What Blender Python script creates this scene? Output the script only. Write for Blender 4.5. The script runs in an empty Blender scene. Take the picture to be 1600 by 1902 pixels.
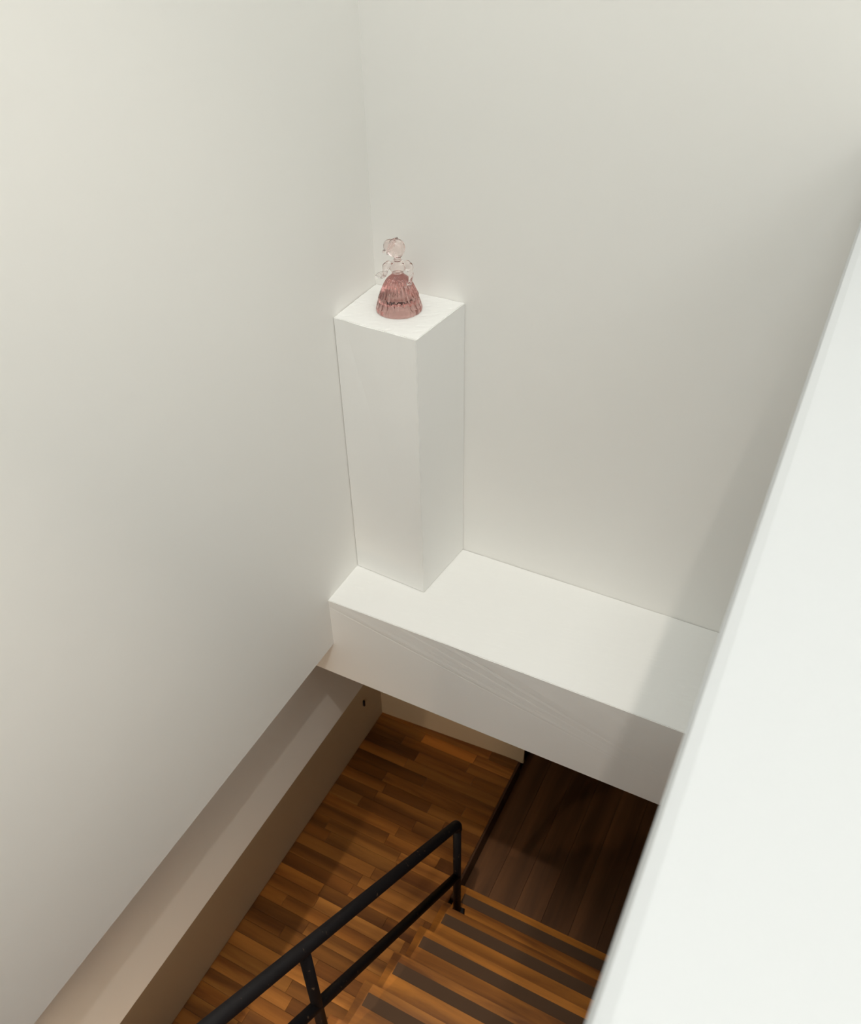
import bpy, bmesh, math, random
from mathutils import Vector, Matrix
random.seed(7)
sc = bpy.context.scene
col = sc.collection

# ---------------------------------------------------------------- scale and frame
S = 2.2                 # metres per layout unit (layout origin = the camera's eye)
Z0 = 2.148 * S          # eye height above the lower floor


def U(x, y, z):
    return Vector((x * S, y * S, z * S + Z0))


# ---------------------------------------------------------------- camera
def rotm(yaw, pitch, roll):
    cy, sy, cp, sp, cr, sr = (math.cos(yaw), math.sin(yaw), math.cos(pitch), math.sin(pitch), math.cos(roll), math.sin(roll))
    R0 = Matrix(((1, 0, 0), (0, 0, -1), (0, 1, 0)))
    Rz = Matrix(((cy, -sy, 0), (sy, cy, 0), (0, 0, 1)))
    Rx = Matrix(((1, 0, 0), (0, cp, -sp), (0, sp, cp)))
    Rr = Matrix(((cr, -sr, 0), (sr, cr, 0), (0, 0, 1)))
    return Rr @ Rx @ R0 @ Rz


Rw = rotm(math.radians(-28.07), math.radians(39.52), math.radians(-1.39))   # world -> (right, down, forward)
F_PX = 1606.0
cam_d = bpy.data.cameras.new('camera')
cam_d.sensor_fit = 'HORIZONTAL'
cam_d.sensor_width = 36.0
cam_d.lens = F_PX / 1600 * 36.0
cam_d.clip_start = 0.02
cam_d.dof.use_dof = True
cam_d.dof.focus_distance = 2.6
cam_d.dof.aperture_fstop = 7.5
cam = bpy.data.objects.new('camera', cam_d)
col.objects.link(cam)
right, down, fwd = Rw[0], Rw[1], Rw[2]
m3 = Matrix((right, -down, -fwd)).transposed()
cam.matrix_world = Matrix.Translation(U(0, 0, 0)) @ m3.to_4x4()
sc.camera = cam

# ---------------------------------------------------------------- world, lights, exposure
w = bpy.data.worlds.new('world')
sc.world = w
w.use_nodes = True
w.node_tree.nodes['Background'].inputs[0].default_value = (0.9, 0.95, 1, 1)
w.node_tree.nodes['Background'].inputs[1].default_value = 0.0


def area(name, loc, size, power, color, target=None, size_y=None):
    d = bpy.data.lights.new(name, 'AREA')
    d.energy = power
    d.color = color
    d.shape = 'RECTANGLE'
    d.size = size
    d.size_y = size_y or size
    o = bpy.data.objects.new(name, d)
    col.objects.link(o)
    o.location = loc
    if target is not None:
        o.rotation_euler = (target - loc).to_track_quat('-Z', 'Y').to_euler()
    return o


def spot(name, loc, target, power, color, radius=0.03, angle=80, blend=0.6):
    d = bpy.data.lights.new(name, 'SPOT')
    d.energy = power
    d.color = color
    d.shadow_soft_size = radius
    d.spot_size = math.radians(angle)
    d.spot_blend = blend
    o = bpy.data.objects.new(name, d)
    col.objects.link(o)
    o.location = loc
    o.rotation_euler = (target - loc).to_track_quat('-Z', 'Y').to_euler()
    return o


CEIL = 1.9
area('ceiling_panel_light', U(0.12, -0.15, CEIL - 0.02), 2.3, 86, (0.90, 0.97, 1.0))
spot('track_spot_light', U(0.234, -0.21, 1.5), U(-0.56, 0.47, -1.5), 270, (1.0, 0.92, 0.82), 0.05, 42, 0.7)
spot('stair_fill_spot', U(-0.665, -0.20, -1.17), U(-0.68, 0.50, -1.9), 48, (1.0, 0.78, 0.54), 0.015, 80, 0.6)  # added fill spot lifting the lower floor and recess, not a real fixture
area('lower_fill_light', U(-0.42, -0.45, -1.60), 0.4, 5.5, (1.0, 0.74, 0.50), U(-0.66, 0.7, -1.70)).data.spread = math.radians(75)  # added warm fill from below for the ledge front, recess and lower walls
area('right_fill_light', U(1.2, -0.1, 1.0), 2.2, 32, (0.95, 0.98, 1.0), U(-0.5, 0.4, -0.5))  # added fill from the right for right-facing sides, no window here
area('front_fill_light', U(-0.2, -1.2, -0.2), 1.0, 5, (1.0, 0.97, 0.93), U(-0.6, 0.6, -1.3))  # added weak fill from behind the viewer for the low left wall
spot('track_spot_light', U(-0.21, -0.21, 1.5), U(-0.44, 0.50, -2.0), 650, (1.0, 0.88, 0.73), 0.03, 20, 0.7)

sc.view_settings.view_transform = 'Standard'
sc.view_settings.look = 'None'
sc.view_settings.exposure = 0.03
sc.view_settings.gamma = 1.0
sc.view_settings.use_curve_mapping = False
sc.cycles.max_bounces = 24
sc.cycles.diffuse_bounces = 8
sc.cycles.transmission_bounces = 24
sc.cycles.glossy_bounces = 6
sc.cycles.caustics_refractive = True
sc.cycles.caustics_reflective = False


# ---------------------------------------------------------------- materials
def mat(name, base, rough=0.5, **kw):
    m = bpy.data.materials.new(name)
    m.use_nodes = True
    b = m.node_tree.nodes['Principled BSDF']
    b.inputs['Base Color'].default_value = (*base, 1)
    b.inputs['Roughness'].default_value = rough
    for k, v in kw.items():
        b.inputs[k].default_value = v
    return m


def N(m, t, **kw):
    n = m.node_tree.nodes.new(t)
    for k, v in kw.items():
        setattr(n, k, v)
    return n


def L(m, a, b):
    m.node_tree.links.new(a, b)


def paint(name, base, rough=0.55, bump=0.12, scale=420):
    """Rolled wall paint: fine stipple, faint larger unevenness."""
    m = mat(name, base, rough)
    b = m.node_tree.nodes['Principled BSDF']
    g = N(m, 'ShaderNodeNewGeometry')
    n1 = N(m, 'ShaderNodeTexNoise')
    n1.inputs['Scale'].default_value = scale
    n1.inputs['Detail'].default_value = 3
    n2 = N(m, 'ShaderNodeTexNoise')
    n2.inputs['Scale'].default_value = 7
    n2.inputs['Detail'].default_value = 4
    L(m, g.outputs['Position'], n1.inputs['Vector'])
    L(m, g.outputs['Position'], n2.inputs['Vector'])
    bp = N(m, 'ShaderNodeBump')
    bp.inputs['Strength'].default_value = bump
    bp.inputs['Distance'].default_value = 0.0006
    L(m, n1.outputs['Fac'], bp.inputs['Height'])
    bp2 = N(m, 'ShaderNodeBump')
    bp2.inputs['Strength'].default_value = 0.25
    bp2.inputs['Distance'].default_value = 0.004
    L(m, n2.outputs['Fac'], bp2.inputs['Height'])
    L(m, bp.outputs['Normal'], bp2.inputs['Normal'])
    L(m, bp2.outputs['Normal'], b.inputs['Normal'])
    return m


def wood(name, lo, hi, axis='X', rough=0.42, scale=1.0):
    """Wood: grain stretched along the axis; the object's own colour picks the tone of each board."""
    m = mat(name, hi, rough)
    b = m.node_tree.nodes['Principled BSDF']
    g = N(m, 'ShaderNodeNewGeometry')
    oi = N(m, 'ShaderNodeObjectInfo')
    off = N(m, 'ShaderNodeVectorMath', operation='SCALE')
    off.inputs['Scale'].default_value = 31.0
    cx = N(m, 'ShaderNodeCombineXYZ')
    for i in range(3):
        L(m, oi.outputs['Random'], cx.inputs[i])
    L(m, cx.outputs[0], off.inputs[0])
    add = N(m, 'ShaderNodeVectorMath', operation='ADD')
    L(m, g.outputs['Position'], add.inputs[0])
    L(m, off.outputs[0], add.inputs[1])
    mp = N(m, 'ShaderNodeMapping')
    s = {'X': (1.4, 17, 17), 'Y': (17, 1.4, 17)}[axis]
    mp.inputs['Scale'].default_value = [v * scale for v in s]
    L(m, add.outputs[0], mp.inputs['Vector'])
    n = N(m, 'ShaderNodeTexNoise')
    n.inputs['Scale'].default_value = 1.0
    n.inputs['Detail'].default_value = 6
    n.inputs['Roughness'].default_value = 0.6
    n.inputs['Distortion'].default_value = 0.6
    L(m, mp.outputs[0], n.inputs['Vector'])
    wv = N(m, 'ShaderNodeTexWave', wave_type='BANDS', bands_direction='Y' if axis == 'X' else 'X')
    wv.inputs['Scale'].default_value = 0.10
    wv.inputs['Distortion'].default_value = 7.0
    wv.inputs['Detail'].default_value = 3
    wv.inputs['Detail Scale'].default_value = 0.6
    L(m, mp.outputs[0], wv.inputs['Vector'])
    mx = N(m, 'ShaderNodeMix', data_type='FLOAT')
    mx.inputs[0].default_value = 0.25
    L(m, n.outputs['Fac'], mx.inputs[2])
    L(m, wv.outputs['Fac'], mx.inputs[3])
    cr = N(m, 'ShaderNodeValToRGB')
    cr.color_ramp.elements[0].position = 0.33
    cr.color_ramp.elements[0].color = (*lo, 1)
    cr.color_ramp.elements[1].position = 0.68
    cr.color_ramp.elements[1].color = (*hi, 1)
    L(m, mx.outputs[0], cr.inputs['Fac'])
    mul = N(m, 'ShaderNodeMix', data_type='RGBA', blend_type='MULTIPLY')
    mul.inputs[0].default_value = 1.0
    L(m, cr.outputs['Color'], mul.inputs[6])
    L(m, oi.outputs['Color'], mul.inputs[7])
    L(m, mul.outputs[2], b.inputs['Base Color'])
    bp = N(m, 'ShaderNodeBump')
    bp.inputs['Strength'].default_value = 0.15
    bp.inputs['Distance'].default_value = 0.001
    L(m, n.outputs['Fac'], bp.inputs['Height'])
    L(m, bp.outputs['Normal'], b.inputs['Normal'])
    return m


M_WALL = paint('white_wall_paint', (0.885, 0.872, 0.838))
M_LOW = paint('dim_tinted_lower_wall', (0.50, 0.43, 0.32))  # dim warm light of the lower level mixed into the base colour
M_LEDGE = paint('ledge_paint', (0.905, 0.90, 0.875), 0.5, 0.05)
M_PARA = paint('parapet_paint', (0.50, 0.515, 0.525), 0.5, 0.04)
M_PLINTH = paint('plinth_paint', (0.905, 0.90, 0.875), 0.5, 0.05)
M_FLOOR = wood('oak_floor', (0.135, 0.050, 0.009), (0.33, 0.140, 0.028), 'X')
M_TREAD = wood('oak_tread', (0.17, 0.056, 0.009), (0.54, 0.205, 0.030), 'X', 0.38)
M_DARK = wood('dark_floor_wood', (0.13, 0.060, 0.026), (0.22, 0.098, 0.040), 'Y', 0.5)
M_SUB = mat('dark_joint', (0.02, 0.010, 0.005), 0.9)
M_METAL = mat('black_painted_steel', (0.006, 0.005, 0.006), 0.6, **{'Specular IOR Level': 0.25})
M_GREY = mat('anti_slip_strip', (0.085, 0.045, 0.022), 0.9)
M_UPF = mat('upper_floor_wood', (0.35, 0.24, 0.14), 0.5)

# flaking specks on the railing
_b = M_METAL.node_tree.nodes['Principled BSDF']
_n = N(M_METAL, 'ShaderNodeTexNoise')
_n.inputs['Scale'].default_value = 38
_n.inputs['Detail'].default_value = 3
_g = N(M_METAL, 'ShaderNodeNewGeometry')
L(M_METAL, _g.outputs['Position'], _n.inputs['Vector'])
_r = N(M_METAL, 'ShaderNodeValToRGB')
_r.color_ramp.elements[0].position = 0.67
_r.color_ramp.elements[0].color = (0.006, 0.005, 0.006, 1)
_r.color_ramp.elements[1].position = 0.73
_r.color_ramp.elements[1].color = (0.10, 0.07, 0.045, 1)
L(M_METAL, _n.outputs['Fac'], _r.inputs['Fac'])
L(M_METAL, _r.outputs['Color'], _b.inputs['Base Color'])


def glass(name, tint, vol, dens):
    m = bpy.data.materials.new(name)
    m.use_nodes = True
    nt = m.node_tree
    b = nt.nodes['Principled BSDF']
    b.inputs['Base Color'].default_value = (*tint, 1)
    b.inputs['Transmission Weight'].default_value = 1.0
    b.inputs['Roughness'].default_value = 0.02
    b.inputs['IOR'].default_value = 1.47
    va = N(m, 'ShaderNodeVolumeAbsorption')
    va.inputs['Color'].default_value = (*vol, 1)
    va.inputs['Density'].default_value = dens
    nt.links.new(va.outputs[0], nt.nodes['Material Output'].inputs['Volume'])
    return m


M_PINK = glass('pink_glass', (1.0, 0.93, 0.92), (0.72, 0.41, 0.37), 9.0)
M_CLEAR = glass('pale_pink_clear_glass', (1.0, 0.985, 0.98), (0.90, 0.62, 0.56), 9.0)


# ---------------------------------------------------------------- mesh helpers
def finish(name, me, m, parent=None, kind=None, label=None, cat=None, group=None, loc=None, smooth=False):
    o = bpy.data.objects.new(name, me)
    col.objects.link(o)
    if m is not None and not me.materials:
        me.materials.append(m)
    if parent is not None:
        o.parent = parent
    if loc is not None:
        o.location = loc
    tag(o, label, cat, group, kind)
    if smooth:
        for p in me.polygons:
            p.use_smooth = True
    return o


def tag(o, label=None, cat=None, group=None, kind=None):
    if label:
        o['label'] = label
    if cat:
        o['category'] = cat
    if group:
        o['group'] = group
    if kind:
        o['kind'] = kind
    return o


def empty(name, loc, label, cat):
    o = bpy.data.objects.new(name, None)
    o.empty_display_size = 0.05
    col.objects.link(o)
    o.location = loc
    return tag(o, label, cat)


def bm_mesh(name, bm):
    me = bpy.data.meshes.new(name)
    bmesh.ops.recalc_face_normals(bm, faces=bm.faces)
    bm.to_mesh(me)
    bm.free()
    return me


def prism(name, poly, z0, z1, m, bevel=0.0, segs=2, origin=None, **kw):
    """Closed prism over a plan polygon given in layout units; z0 < z1 in layout units."""
    bm = bmesh.new()
    lo = [bm.verts.new(U(x, y, z0) - (origin or Vector())) for x, y in poly]
    hi = [bm.verts.new(U(x, y, z1) - (origin or Vector())) for x, y in poly]
    n = len(poly)
    bm.faces.new(lo[::-1])
    bm.faces.new(hi)
    for i in range(n):
        bm.faces.new((lo[i], lo[(i + 1) % n], hi[(i + 1) % n], hi[i]))
    if bevel:
        bmesh.ops.bevel(bm, geom=list(bm.edges), offset=bevel, segments=segs, affect='EDGES', profile=0.5)
    o = finish(name, bm_mesh(name, bm), m, **kw)
    if bevel and segs > 2:
        for p in o.data.polygons:
            p.use_smooth = True
    return o


def rect(x0, x1, y0, y1):
    return [(x0, y0), (x1, y0), (x1, y1), (x0, y1)]


def box(name, x0, x1, y0, y1, z0, z1, m, **kw):
    return prism(name, rect(x0, x1, y0, y1), z0, z1, m, **kw)


# ---------------------------------------------------------------- the setting
XW, XR, XL = -0.617, -0.70, -0.919        # upper left wall, recess, lower left wall
YB, YF = 1.005, 0.797                     # back wall, front of the ledge
ZL, ZLB = -1.0, -1.185                    # ledge top and underside
ZWB, ZRB = -1.103, -1.467                 # bottom of the upper wall, bottom of the recess
ZF = -2.148                               # lower floor
YN = -1.3                                 # wall behind the camera
XE = 1.3                                  # far right wall of the upper floor

ST = dict(kind='structure')
box('wall_left', XR, XW, YN, YB, ZWB, CEIL, M_WALL,
    label='tall smooth white wall filling the left side above the stairwell', **ST)
box('wall_left', -1.1, XR, YN, YF + 0.25, ZRB, CEIL, M_WALL,
    label='cream set-back band of wall under the white left wall', **ST)
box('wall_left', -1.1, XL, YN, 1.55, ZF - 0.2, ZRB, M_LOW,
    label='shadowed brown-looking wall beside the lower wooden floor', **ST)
box('wall_back', -1.1, XE, YB, YB + 0.08, ZLB, CEIL, M_WALL,
    label='smooth white wall behind the plinth and ledge', **ST)
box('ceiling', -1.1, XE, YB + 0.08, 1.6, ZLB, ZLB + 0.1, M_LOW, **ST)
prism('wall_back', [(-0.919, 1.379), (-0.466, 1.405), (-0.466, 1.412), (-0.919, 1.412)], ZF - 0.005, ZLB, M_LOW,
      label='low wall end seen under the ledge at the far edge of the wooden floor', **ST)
box('ceiling', -1.1, XE, YN, YB + 0.08, CEIL, CEIL + 0.1, M_WALL, **ST)
box('wall_front', -1.1, XE, YN - 0.1, YN, ZF - 0.2, CEIL, M_WALL, **ST)
box('wall_right', XE, XE + 0.1, YN, YB + 0.08, ZF - 0.2, CEIL, M_WALL, **ST)
box('floor', 0.02, XE, YN, YB, -0.84, -0.74, M_UPF, label='floor of the upper storey behind the parapet', **ST)
box('wall_right', 0.22, 0.30, YN, 1.55, ZF - 0.2, -0.84, M_LOW, label='unseen lower side wall right of the stairs, added to block light', **ST)  # unseen wall added to shut stray light out of the lower level

# ledge: a deep white beam across the corner, slightly uneven front arris
def jitter_box(name, poly, z0, z1, m, cuts, amp, seed, **kw):
    rnd = random.Random(seed)
    origin = kw.pop('origin', None) or Vector()
    bm = bmesh.new()
    lo = [bm.verts.new(U(x, y, z0) - origin) for x, y in poly]
    hi = [bm.verts.new(U(x, y, z1) - origin) for x, y in poly]
    n = len(poly)
    bm.faces.new(lo[::-1])
    bm.faces.new(hi)
    for i in range(n):
        bm.faces.new((lo[i], lo[(i + 1) % n], hi[(i + 1) % n], hi[i]))
    bmesh.ops.bevel(bm, geom=list(bm.edges), offset=0.002, segments=2, affect='EDGES')
    bmesh.ops.recalc_face_normals(bm, faces=bm.faces)
    top = max(v.co.z for v in bm.verts)
    es = [e for e in bm.edges if e.calc_length() > 0.1 and min(v.co.z for v in e.verts) > top - 0.01]
    r = bmesh.ops.subdivide_edges(bm, edges=es, cuts=cuts, use_grid_fill=True)
    for v in bm.verts:
        if v.co.z > top - 0.01:
            f = 1.0 if rnd.random() < 0.12 else 0.35
            v.co += Vector((rnd.uniform(-1, 1), rnd.uniform(-1, 1), rnd.uniform(-1, 0.2))) * amp * f
    bm.to_mesh(me := bpy.data.meshes.new(name))
    bm.free()
    return finish(name, me, m, **kw)


jitter_box('ledge', [(XR + 0.001, YF), (0.215, YF), (0.215, YB - 0.0005), (XR + 0.001, YB - 0.0005)], ZLB, ZL, M_LEDGE, 60, 0.0010, 3,
           label='deep white ledge crossing the stairwell in the corner under the plinth', **ST)

# parapet with a softly rounded top edge
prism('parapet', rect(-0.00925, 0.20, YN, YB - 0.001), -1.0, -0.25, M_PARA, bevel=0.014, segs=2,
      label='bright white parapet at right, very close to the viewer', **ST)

# ---------------------------------------------------------------- lower floor: oak staves, each its own board
_bm = bmesh.new()
bmesh.ops.create_cube(_bm, size=1.0)
_bm.transform(Matrix.Translation((0.5, 0.5, -0.5)))
STAVE = bm_mesh('stave', _bm)

sub = box('floor', -0.93, -0.479, YN, 1.42, ZF - 0.06, ZF - 0.006, M_SUB, label='warm brown strip wood floor at the foot of the stairs', **ST)
box('floor', -0.479, 0.22, YN, 0.94, ZF - 0.06, ZF - 0.006, M_SUB, label='floor hidden under the stairs', **ST)
box('floor', -0.479, 0.22, 0.94, 1.6, ZF - 0.2, ZF - 0.071, M_SUB, label='near-black brown floor one step down beyond the stairs', **ST)
low = bpy.data.objects['floor.003']


def board(name, x0, x1, y0, y1, zt, th, m, tone, parent, gap=0.0008):
    if m.name not in board.cache:
        board.cache[m.name] = STAVE.copy()
        board.cache[m.name].materials.append(m)
    me = board.cache[m.name]
    o = bpy.data.objects.new(name, me)
    col.objects.link(o)
    o.parent = parent
    o.location = U(x0, y0, zt) + Vector((gap, gap, 0))
    o.scale = ((x1 - x0) * S - 2 * gap, (y1 - y0) * S - 2 * gap, th)
    o.color = (*tone, 1)
    return o


board.cache = {}
TONES = [(1.0, 1.0, 1.0), (0.75, 0.70, 0.62), (1.25, 1.22, 1.2), (0.6, 0.52, 0.45), (0.9, 0.85, 0.8), (1.1, 1.0, 0.85)]
RW = 0.0330
y = 1.402
row = 0
while y > 0.10:
    x = XL + 0.0005
    xmax = -0.479 if y > 0.955 else -0.40
    L0 = random.uniform(0.05, 0.24)
    while x < xmax - 1e-4:
        x1 = min(x + L0, xmax)
        if xmax - x1 < 0.04:
            x1 = xmax
        t = random.choice(TONES)
        k = random.uniform(0.85, 1.15)
        if random.random() < 0.10:
            k *= 1.7
        yy1 = y
        board('stave', x, x1, yy1 - RW, yy1, ZF, 0.012, M_FLOOR, tuple(min(2.5, v * k) for v in t), sub)
        x = x1
        L0 = random.uniform(0.14, 0.27)
    y -= RW
    row += 1

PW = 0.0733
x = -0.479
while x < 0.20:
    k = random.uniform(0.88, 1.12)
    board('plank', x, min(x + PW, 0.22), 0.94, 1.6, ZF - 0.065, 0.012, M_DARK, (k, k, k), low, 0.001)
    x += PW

# riser board closing the edge of the oak floor above the darker one
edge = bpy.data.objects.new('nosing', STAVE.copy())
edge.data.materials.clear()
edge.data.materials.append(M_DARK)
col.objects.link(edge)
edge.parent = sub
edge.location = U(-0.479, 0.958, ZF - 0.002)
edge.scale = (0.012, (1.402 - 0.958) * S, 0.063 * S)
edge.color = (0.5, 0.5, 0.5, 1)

# ---------------------------------------------------------------- staircase
X_L, X_R = -0.448, 0.20
RISE, RUN = 0.093, 0.104
st_o = U(X_L, 0.955, ZF)
stair = empty('staircase', st_o, 'steep oak staircase with grey anti-slip strips rising towards the viewer', 'staircase')


def sbox(name, x0, x1, y0, y1, z0, z1, m, parent, tone=(1, 1, 1), off=None, bevel=0.003):
    bm = bmesh.new()
    bmesh.ops.create_cube(bm, size=1.0)
    a, b = U(x0, y0, z0), U(x1, y1, z1)
    d = b - a
    for v in bm.verts:
        v.co = Vector(((v.co.x + .5) * d.x, (v.co.y + .5) * d.y, (v.co.z + .5) * d.z))
    if bevel:
        bmesh.ops.bevel(bm, geom=list(bm.edges), offset=bevel, segments=2, affect='EDGES')
    o = finish(name, bm_mesh(name, bm), m, parent=parent)
    o.location = a - off
    o.color = (*tone, 1)
    return o


K = 12
for k in range(K):
    z = -2.055 + RISE * k
    yn = 0.955 - RUN * k
    t = random.uniform(0.85, 1.12)
    tr = sbox('tread', X_L, X_R, yn - RUN - 0.010, yn, z - 0.014, z, M_TREAD, stair, (t, t * random.uniform(0.95, 1.02), t * 0.97), st_o)
    a = U(X_L, yn - RUN - 0.010, z - 0.014)
    s = sbox('anti_slip_strip', X_L + 0.017, X_R - 0.017, yn - 0.042, yn - 0.017, z - 0.001, z + 0.0008, M_GREY, tr, (1, 1, 1), a, 0.0008)
    s['label'] = 'grey anti-slip strip let into the tread'
    sbox('riser', X_L + 0.012, X_R, yn - 0.022, yn - 0.014, z - RISE + 0.0008, z - 0.0144, M_TREAD, stair, (t * .8, t * .8, t * .8), st_o, 0)

# sawtooth side stringers under the treads
for xs in (X_L + 0.004, X_R - 0.018):
    bm = bmesh.new()
    pts = [(0.93, ZF + 0.0005)]
    for k in range(K):
        yn = 0.955 - RUN * k
        z = -2.055 + RISE * k - 0.015
        pts += [(yn - 0.024, (z - RISE + 0.001) if k else ZF + 0.0005), (yn - 0.024, z)]
    pts = pts[1:]
    ye, ze = 0.955 - RUN * K - 0.01, -2.055 + RISE * (K - 1) - 0.015
    pts += [(ye, ze), (ye, ze - 0.12), (0.82, ZF + 0.0005)]
    vs = [[bm.verts.new(U(xs + dx, yy, zz) - st_o) for yy, zz in pts] for dx in (0, 0.008)]
    bm.faces.new(vs[0])
    bm.faces.new(vs[1][::-1])
    for i in range(len(pts)):
        j = (i + 1) % len(pts)
        bm.faces.new((vs[0][i], vs[0][j], vs[1][j], vs[1][i]))
    o = finish('stringer', bm_mesh('stringer', bm), M_TREAD, parent=stair)
    o.color = (0.7, 0.7, 0.7, 1)


# ---------------------------------------------------------------- railing
def tube(name, pts, r, m, parent, off, n=20, cap_round=False):
    bm = bmesh.new()
    rings = []
    P = [Vector(p) for p in pts]
    for i, p in enumerate(P):
        if i == 0:
            d = P[1] - P[0]
        elif i == len(P) - 1:
            d = P[-1] - P[-2]
        else:
            d = (P[i + 1] - P[i]).normalized() + (P[i] - P[i - 1]).normalized()
        d.normalize()
        a = Vector((1, 0, 0)) if abs(d.x) < 0.9 else Vector((0, 1, 0))
        u = d.cross(a).normalized()
        v = d.cross(u)
        rings.append([bm.verts.new(p - off + (u * math.cos(2 * math.pi * q / n) + v * math.sin(2 * math.pi * q / n)) * r) for q in range(n)])
    for i in range(len(rings) - 1):
        for q in range(n):
            bm.faces.new((rings[i][q], rings[i][(q + 1) % n], rings[i + 1][(q + 1) % n], rings[i + 1][q]))
    bm.faces.new(rings[0][::-1])
    bm.faces.new(rings[-1])
    o = finish(name, bm_mesh(name, bm), m, parent=parent)
    for p in o.data.polygons:
        p.use_smooth = len(p.vertices) == 4
    return o


XRAIL = -0.430
P1 = (0.892, -1.674)      # lower end of the top rail (y, z)
SL = 0.86                 # rise per run of the top rail
MID1, SM = (0.892, -1.890), 0.905
rail_o = U(XRAIL, 0.900, -2.055 + 0.0006)
rail = empty('stair_railing', rail_o, 'black tubular steel handrail with middle rail along the wooden stairs', 'railing')


def top_z(yy):
    return P1[1] + (P1[0] - yy) * SL


def mid_z(yy):
    return MID1[1] + (MID1[0] - yy) * SM


yend = -0.17
r_t = 0.0235
# top rail with a tight bend into the first post
c = Vector(U(XRAIL, P1[0], P1[1]))
dirr = Vector((0, -1, SL)).normalized()
pts = [U(XRAIL, yend, top_z(yend))]
R = 0.03
a0, a1 = c + dirr * R, c + Vector((0, 0, -1)) * R
for i in range(8):
    t = i / 7
    pts.append((a0 * (1 - t) + c * t) * (1 - t) + (c * (1 - t) + a1 * t) * t)
pts.append(c + Vector((0, 0, -1)) * (R + 0.01))
tube('top_rail', pts, r_t, M_METAL, rail, rail_o)
tube('middle_rail', [U(XRAIL, yend, mid_z(yend)), U(XRAIL, P1[0], MID1[1])], 0.021, M_METAL, rail, rail_o)
zb = -2.055 + 0.0006
tube('post', [c + Vector((0, 0, -0.035)), U(XRAIL, P1[0], zb)], 0.020, M_METAL, rail, rail_o)
for yy in (0.394, -0.10):
    k = int((0.955 - yy) / RUN)
    tube('post', [U(XRAIL, yy, top_z(yy)), U(XRAIL, yy, -2.055 + RISE * k + 0.0014)], 0.020, M_METAL, rail, rail_o)
# foot plate: wedge-shaped flange turned onto the tread
bm = bmesh.new()
fp = [(-0.026, -0.03), (0.034, -0.03), (0.046, -0.006), (0.034, 0.026), (-0.026, 0.026)]
b0 = U(XRAIL, P1[0], zb) - rail_o
lo = [bm.verts.new(b0 + Vector((x, yv, 0.0))) for x, yv in fp]
hi = [bm.verts.new(b0 + Vector((x * .8, yv * .8, 0.010))) for x, yv in fp]
bm.faces.new(lo[::-1])
bm.faces.new(hi)
for i in range(5):
    bm.faces.new((lo[i], lo[(i + 1) % 5], hi[(i + 1) % 5], hi[i]))
finish('foot_plate', bm_mesh('foot_plate', bm), M_METAL, parent=rail)

# small dark catch fixed to the lower wall just under the ledge
bm = bmesh.new()
bmesh.ops.create_cube(bm, size=1.0)
for v in bm.verts:
    v.co = Vector((v.co.x * 0.012, v.co.y * 0.012, v.co.z * 0.05))
bmesh.ops.bevel(bm, geom=list(bm.edges), offset=0.002, segments=2, affect='EDGES')
finish('wall_hook', bm_mesh('wall_hook', bm), M_METAL, loc=U(XL, 1.285, -1.995) + Vector((0.0065, 0, 0)),
       label='small black hook on the lower wall just under the ledge', cat='hook')

# ---------------------------------------------------------------- plinth
PP = [(-0.6165, 0.889), (-0.485, 0.8805), (-0.4735, 1.0045), (-0.6165, 1.0045)]
pl_o = U(-0.55, 0.95, ZL + 0.0004)
jitter_box('plinth', PP, ZL + 0.0004, -0.540, M_PLINTH, 24, 0.0016, 5, origin=pl_o, loc=pl_o,
           label='tall narrow white plinth standing on the ledge in the corner', cat='plinth')

# ---------------------------------------------------------------- glass figurine
FC = U(-0.5464, 0.9480, -0.540) + Vector((0, 0, 0.0002))
fig = empty('glass_figurine', FC, 'small pink glass figurine of a lady in a wide pleated skirt on the plinth', 'figurine')
to_cam = Vector((-FC.x, -FC.y, 0)).normalized()
fig.scale = (1.04,) * 3
fig.rotation_euler = (0, 0, math.atan2(to_cam.x, -to_cam.y))   # local -Y looks at the viewer, +X is the viewer's right


def lerp_profile(tab, h):
    for (h0, r0), (h1, r1) in zip(tab, tab[1:]):
        if h <= h1:
            t = (h - h0) / (h1 - h0)
            t2 = t
            return r0 + (r1 - r0) * t2
    return tab[-1][1]


PROF = [(0, .0655), (.004, .0672), (.010, .0668), (.023, .0632), (.040, .0580), (.050, .0540), (.060, .0490), (.070, .0450), (.080, .0405), (.090, .0345),
        (.097, .0290), (.103, .0215), (.108, .0165), (.112, .0150)]


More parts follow.
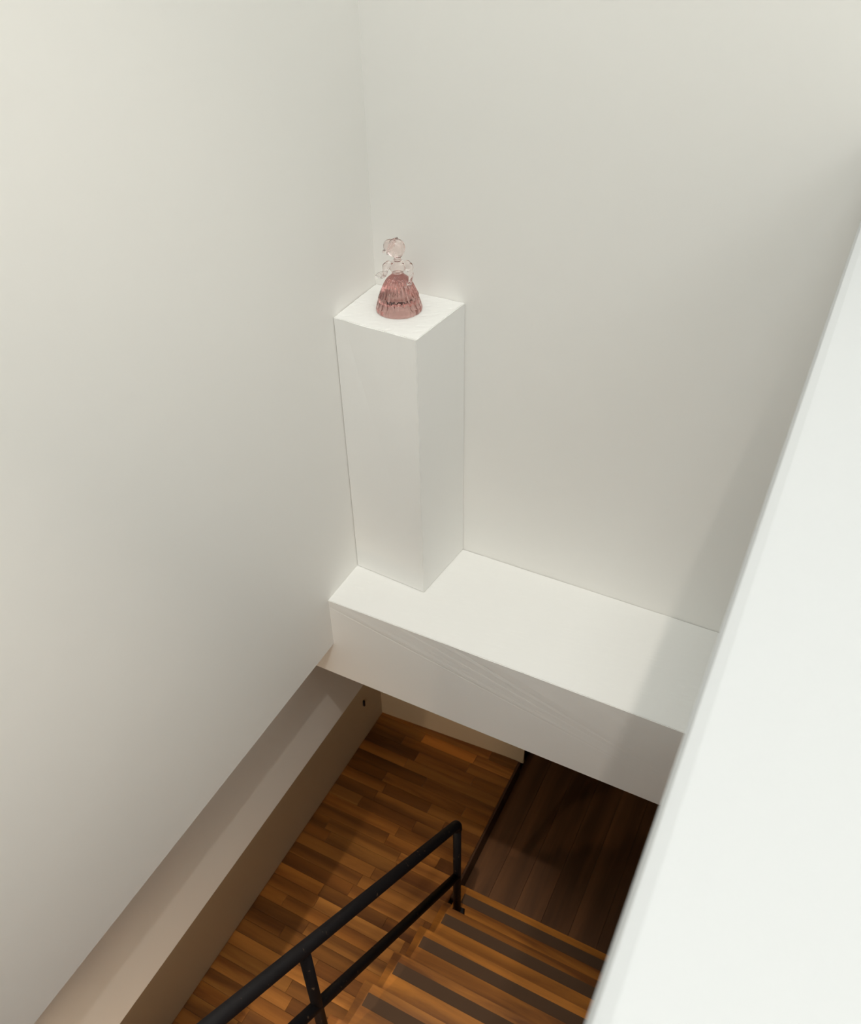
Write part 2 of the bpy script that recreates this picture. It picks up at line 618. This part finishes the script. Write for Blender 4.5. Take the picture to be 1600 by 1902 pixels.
def skirt_mesh():
    bm = bmesh.new()
    n, m_ = 264, 96
    H = 0.112
    rings = []
    for j in range(m_ + 1):
        h = H * j / m_
        ring = []
        for i in range(n):
            a = 2 * math.pi * i / n
            hem = 0.042 + 0.0035 * math.cos(11 * a + 0.6)          # scalloped hem of the overskirt
            r = lerp_profile(PROF, h)
            k = min(1, max(0, (H - h) / 0.03))
            up = 1 / (1 + math.exp(-(h - hem) / 0.0016))
            fold = (abs(math.cos(13 * a + 0.5 * math.sin(3 * a))) - 0.6) * 0.0034 * k + 0.0007 * math.sin(31 * a + 40 * h) * k
            r_up = r + fold + 0.0008
            c_ = (a * 20 / (2 * math.pi)) % 1
            groove = -0.0016 * math.exp(-((c_ - .5) / 0.07) ** 2) + 0.0006 * math.cos(2 * math.pi * c_)
            groove *= 1 if h > 0.003 else 0.3
            r_lo = r + groove
            bead = 0.0003 * math.exp(-((h - hem) / 0.0022) ** 2) * (0.6 + 0.4 * math.cos(44 * a))
            rr = r_lo * (1 - up) + r_up * up + bead
            ring.append(bm.verts.new((rr * math.cos(a), rr * math.sin(a) * 0.97, h)))
        rings.append(ring)
    for j in range(m_):
        for i in range(n):
            bm.faces.new((rings[j][i], rings[j][(i + 1) % n], rings[j + 1][(i + 1) % n], rings[j + 1][i]))
    bm.faces.new(rings[0][::-1])
    bm.faces.new(rings[-1])
    return bm_mesh('skirt', bm)


finish('skirt', skirt_mesh(), M_PINK, parent=fig, smooth=True, label='deep pink pleated glass skirt')


def add_ell(bm, c, r, rot=(0, 0, 0)):
    mm = Matrix.Translation(c) @ (Matrix.Rotation(rot[2], 4, 'Z') @ Matrix.Rotation(rot[1], 4, 'Y') @ Matrix.Rotation(rot[0], 4, 'X')) @ Matrix.Diagonal((*r, 1))
    bmesh.ops.create_uvsphere(bm, u_segments=28, v_segments=18, radius=1.0, matrix=mm)


def add_chain(bm, pts, radii, n=16, sub_=6):
    """Tapered limb with spherical ends."""
    for (p, q), (r0, r1) in zip(zip(pts, pts[1:]), zip(radii, radii[1:])):
        p, q = Vector(p), Vector(q)
        for i in range(sub_ + 1):
            t = i / sub_
            r = r0 + (r1 - r0) * t
            bmesh.ops.create_uvsphere(bm, u_segments=n, v_segments=10, radius=r, matrix=Matrix.Translation(p.lerp(q, t)))


def blend(name, bm, voxel, smooth, m, label=None):
    o = finish(name, bm_mesh(name, bm), m, parent=fig)
    r = o.modifiers.new('remesh', 'REMESH')
    r.mode = 'VOXEL'
    r.voxel_size = voxel
    r.use_smooth_shade = True
    s = o.modifiers.new('smooth', 'SMOOTH')
    s.iterations = smooth
    s.factor = 0.5
    if label:
        o['label'] = label
    return o


# bodice, neck, head with swept-back hair, both arms: one continuous body
bm = bmesh.new()
add_ell(bm, (0.000, 0, 0.1150), (.0175, .0140, .0080))
add_ell(bm, (0.000, -0.001, 0.1290), (.0235, .0145, .0190))
add_ell(bm, (0.001, 0.001, 0.1375), (.0290, .0135, .0085))
add_ell(bm, (0.001, 0.001, 0.1455), (.0170, .0115, .0050))
add_chain(bm, [(0.001, 0, 0.144), (0.001, 0.0, 0.160)], [.0120, .0095])
add_ell(bm, (-0.002, -0.001, 0.1850), (.0262, .0240, .0265))
add_ell(bm, (0.003, -0.007, 0.1680), (.0130, .0120, .0090))
add_ell(bm, (-0.018, 0.006, 0.1880), (.0190, .0180, .0190))         # hair mass under the bonnet
add_ell(bm, (-0.005, -0.0255, 0.1800), (.0024, .0034, .0044))       # nose
add_ell(bm, (0.022, 0.000, 0.1800), (.0022, .0035, .0045))          # ear
# puffed sleeves melt into the shoulders
add_ell(bm, (-0.0320, -0.001, 0.1320), (.0105, .0095, .0125), (0, .3, 0))
add_ell(bm, (0.0330, -0.001, 0.1290), (.0115, .0100, .0150), (0, -.3, 0))
# arm on the left, bent forward and holding the fan
add_chain(bm, [(-0.025, 0, 0.138), (-0.034, -0.004, 0.125), (-0.036, -0.016, 0.116)], [.0100, .0085, .0060])
add_ell(bm, (-0.037, -0.020, 0.115), (.0058, .0065, .0046))
for q in range(4):
    add_chain(bm, [(-0.039 - .0016 * q, -0.021, 0.1165 - .0012 * q), (-0.045 - .001 * q, -0.025, 0.1150 - .0015 * q), (-0.044 - .001 * q, -0.028, 0.1110 - .0012 * q)], [.0016, .0014, .0011], 8, 3)
add_chain(bm, [(-0.035, -0.024, 0.116), (-0.038, -0.030, 0.117)], [.0017, .0012], 8, 3)
# arm on the right, falling to the skirt
add_chain(bm, [(0.027, 0, 0.138), (0.034, -0.003, 0.124), (0.0375, -0.008, 0.110)], [.0100, .0085, .0072])
add_chain(bm, [(0.0375, -0.008, 0.110), (0.034, -0.028, 0.0955)], [.0072, .0056])
add_ell(bm, (0.031, -0.033, 0.0925), (.0075, .0068, .0046))
for q in range(4):
    add_chain(bm, [(0.029 - .0021 * q, -0.036 + .0004 * q, 0.0915), (0.024 - .0019 * q, -0.042 + .0006 * q, 0.0895), (0.021 - .0017 * q, -0.0455 + .0008 * q, 0.086)], [.0017, .0015, .0012], 8, 3)
add_chain(bm, [(0.035, -0.037, 0.092), (0.034, -0.043, 0.089)], [.0017, .0012], 8, 3)
blend('figure_body', bm, 0.0009, 5, M_CLEAR, 'almost colourless glass head, bodice and arms')

# waist sash and bow
bm = bmesh.new()
add_ell(bm, (0.002, -0.0255, 0.0980), (.0060, .0026, .0026), (0, .5, 0))
add_ell(bm, (0.011, -0.0255, 0.0975), (.0055, .0026, .0026), (0, -.5, 0))
add_chain(bm, [(0.006, -0.0265, 0.0975), (0.003, -0.032, 0.092), (0.004, -0.037, 0.086)], [.002, .0022, .0016], 10, 5)
blend('sash', bm, 0.0009, 2, M_PINK)

# bonnet: a fluted brim hugging the back and left of the head, with a bow at its end
bm = bmesh.new()
C = Vector((-0.008, 0.002, 0.1865))
ax = Vector((-0.55, 0.30, 0.30)).normalized()
u = ax.cross(Vector((0, 1, 0))).normalized()
v = ax.cross(u)
n, m_ = 90, 10
rings = []
for i in range(n):
    a = 2 * math.pi * i / n
    d = u * math.cos(a) + v * math.sin(a)
    rr = 0.0255 + 0.0006 * math.cos(15 * a)
    ring = []
    for q in range(m_):
        b = 2 * math.pi * q / m_
        ring.append(bm.verts.new(C + d * (rr + 0.0016 * math.cos(b)) + ax * (0.0022 * math.sin(b) + 0.0045)))
    rings.append(ring)
for i in range(n):
    for q in range(m_):
        k = (q + 1) % m_
        bm.faces.new((rings[i][q], rings[(i + 1) % n][q], rings[(i + 1) % n][k], rings[i][k]))
finish('bonnet_brim', bm_mesh('bonnet_brim', bm), M_PINK, parent=fig, smooth=True)
bm = bmesh.new()
add_ell(bm, (-0.0365, 0.000, 0.1760), (.0036, .0030, .0052), (0, .5, 0))
add_ell(bm, (-0.0335, -0.004, 0.1805), (.0030, .0028, .0028))
add_ell(bm, (-0.0230, -0.0200, 0.1830), (.0060, .0022, .0026), (0, -.7, 0))
blend('bonnet_bow', bm, 0.0008, 2, M_PINK)

# open fan held out to the left
bm = bmesh.new()
n = 40
front, back = [], []
Cf = Vector((-0.040, -0.026, 0.1075))
for s_, lst in ((-1, front), (1, back)):
    for r_ in (0.003, 0.026):
        ring = []
        for i in range(n + 1):
            a = math.radians(62 + 108 * i / n)
            zz = 0.0012 * math.cos(14 * math.pi * i / n) * (r_ / 0.026)
            ring.append(bm.verts.new(Cf + Vector((math.cos(a) * r_, s_ * 0.0016 + zz, math.sin(a) * r_ * 0.80))))
        lst.append(ring)
for i in range(n):
    bm.faces.new((front[0][i], front[0][i + 1], front[1][i + 1], front[1][i]))
    bm.faces.new((back[0][i], back[1][i], back[1][i + 1], back[0][i + 1]))
    bm.faces.new((front[1][i], front[1][i + 1], back[1][i + 1], back[1][i]))
    bm.faces.new((front[0][i], back[0][i], back[0][i + 1], front[0][i + 1]))
for i in (0, n):
    bm.faces.new((front[0][i], front[1][i], back[1][i], back[0][i]))
finish('fan', bm_mesh('fan', bm), M_CLEAR, parent=fig, smooth=False, label='small open glass fan held out to the side')
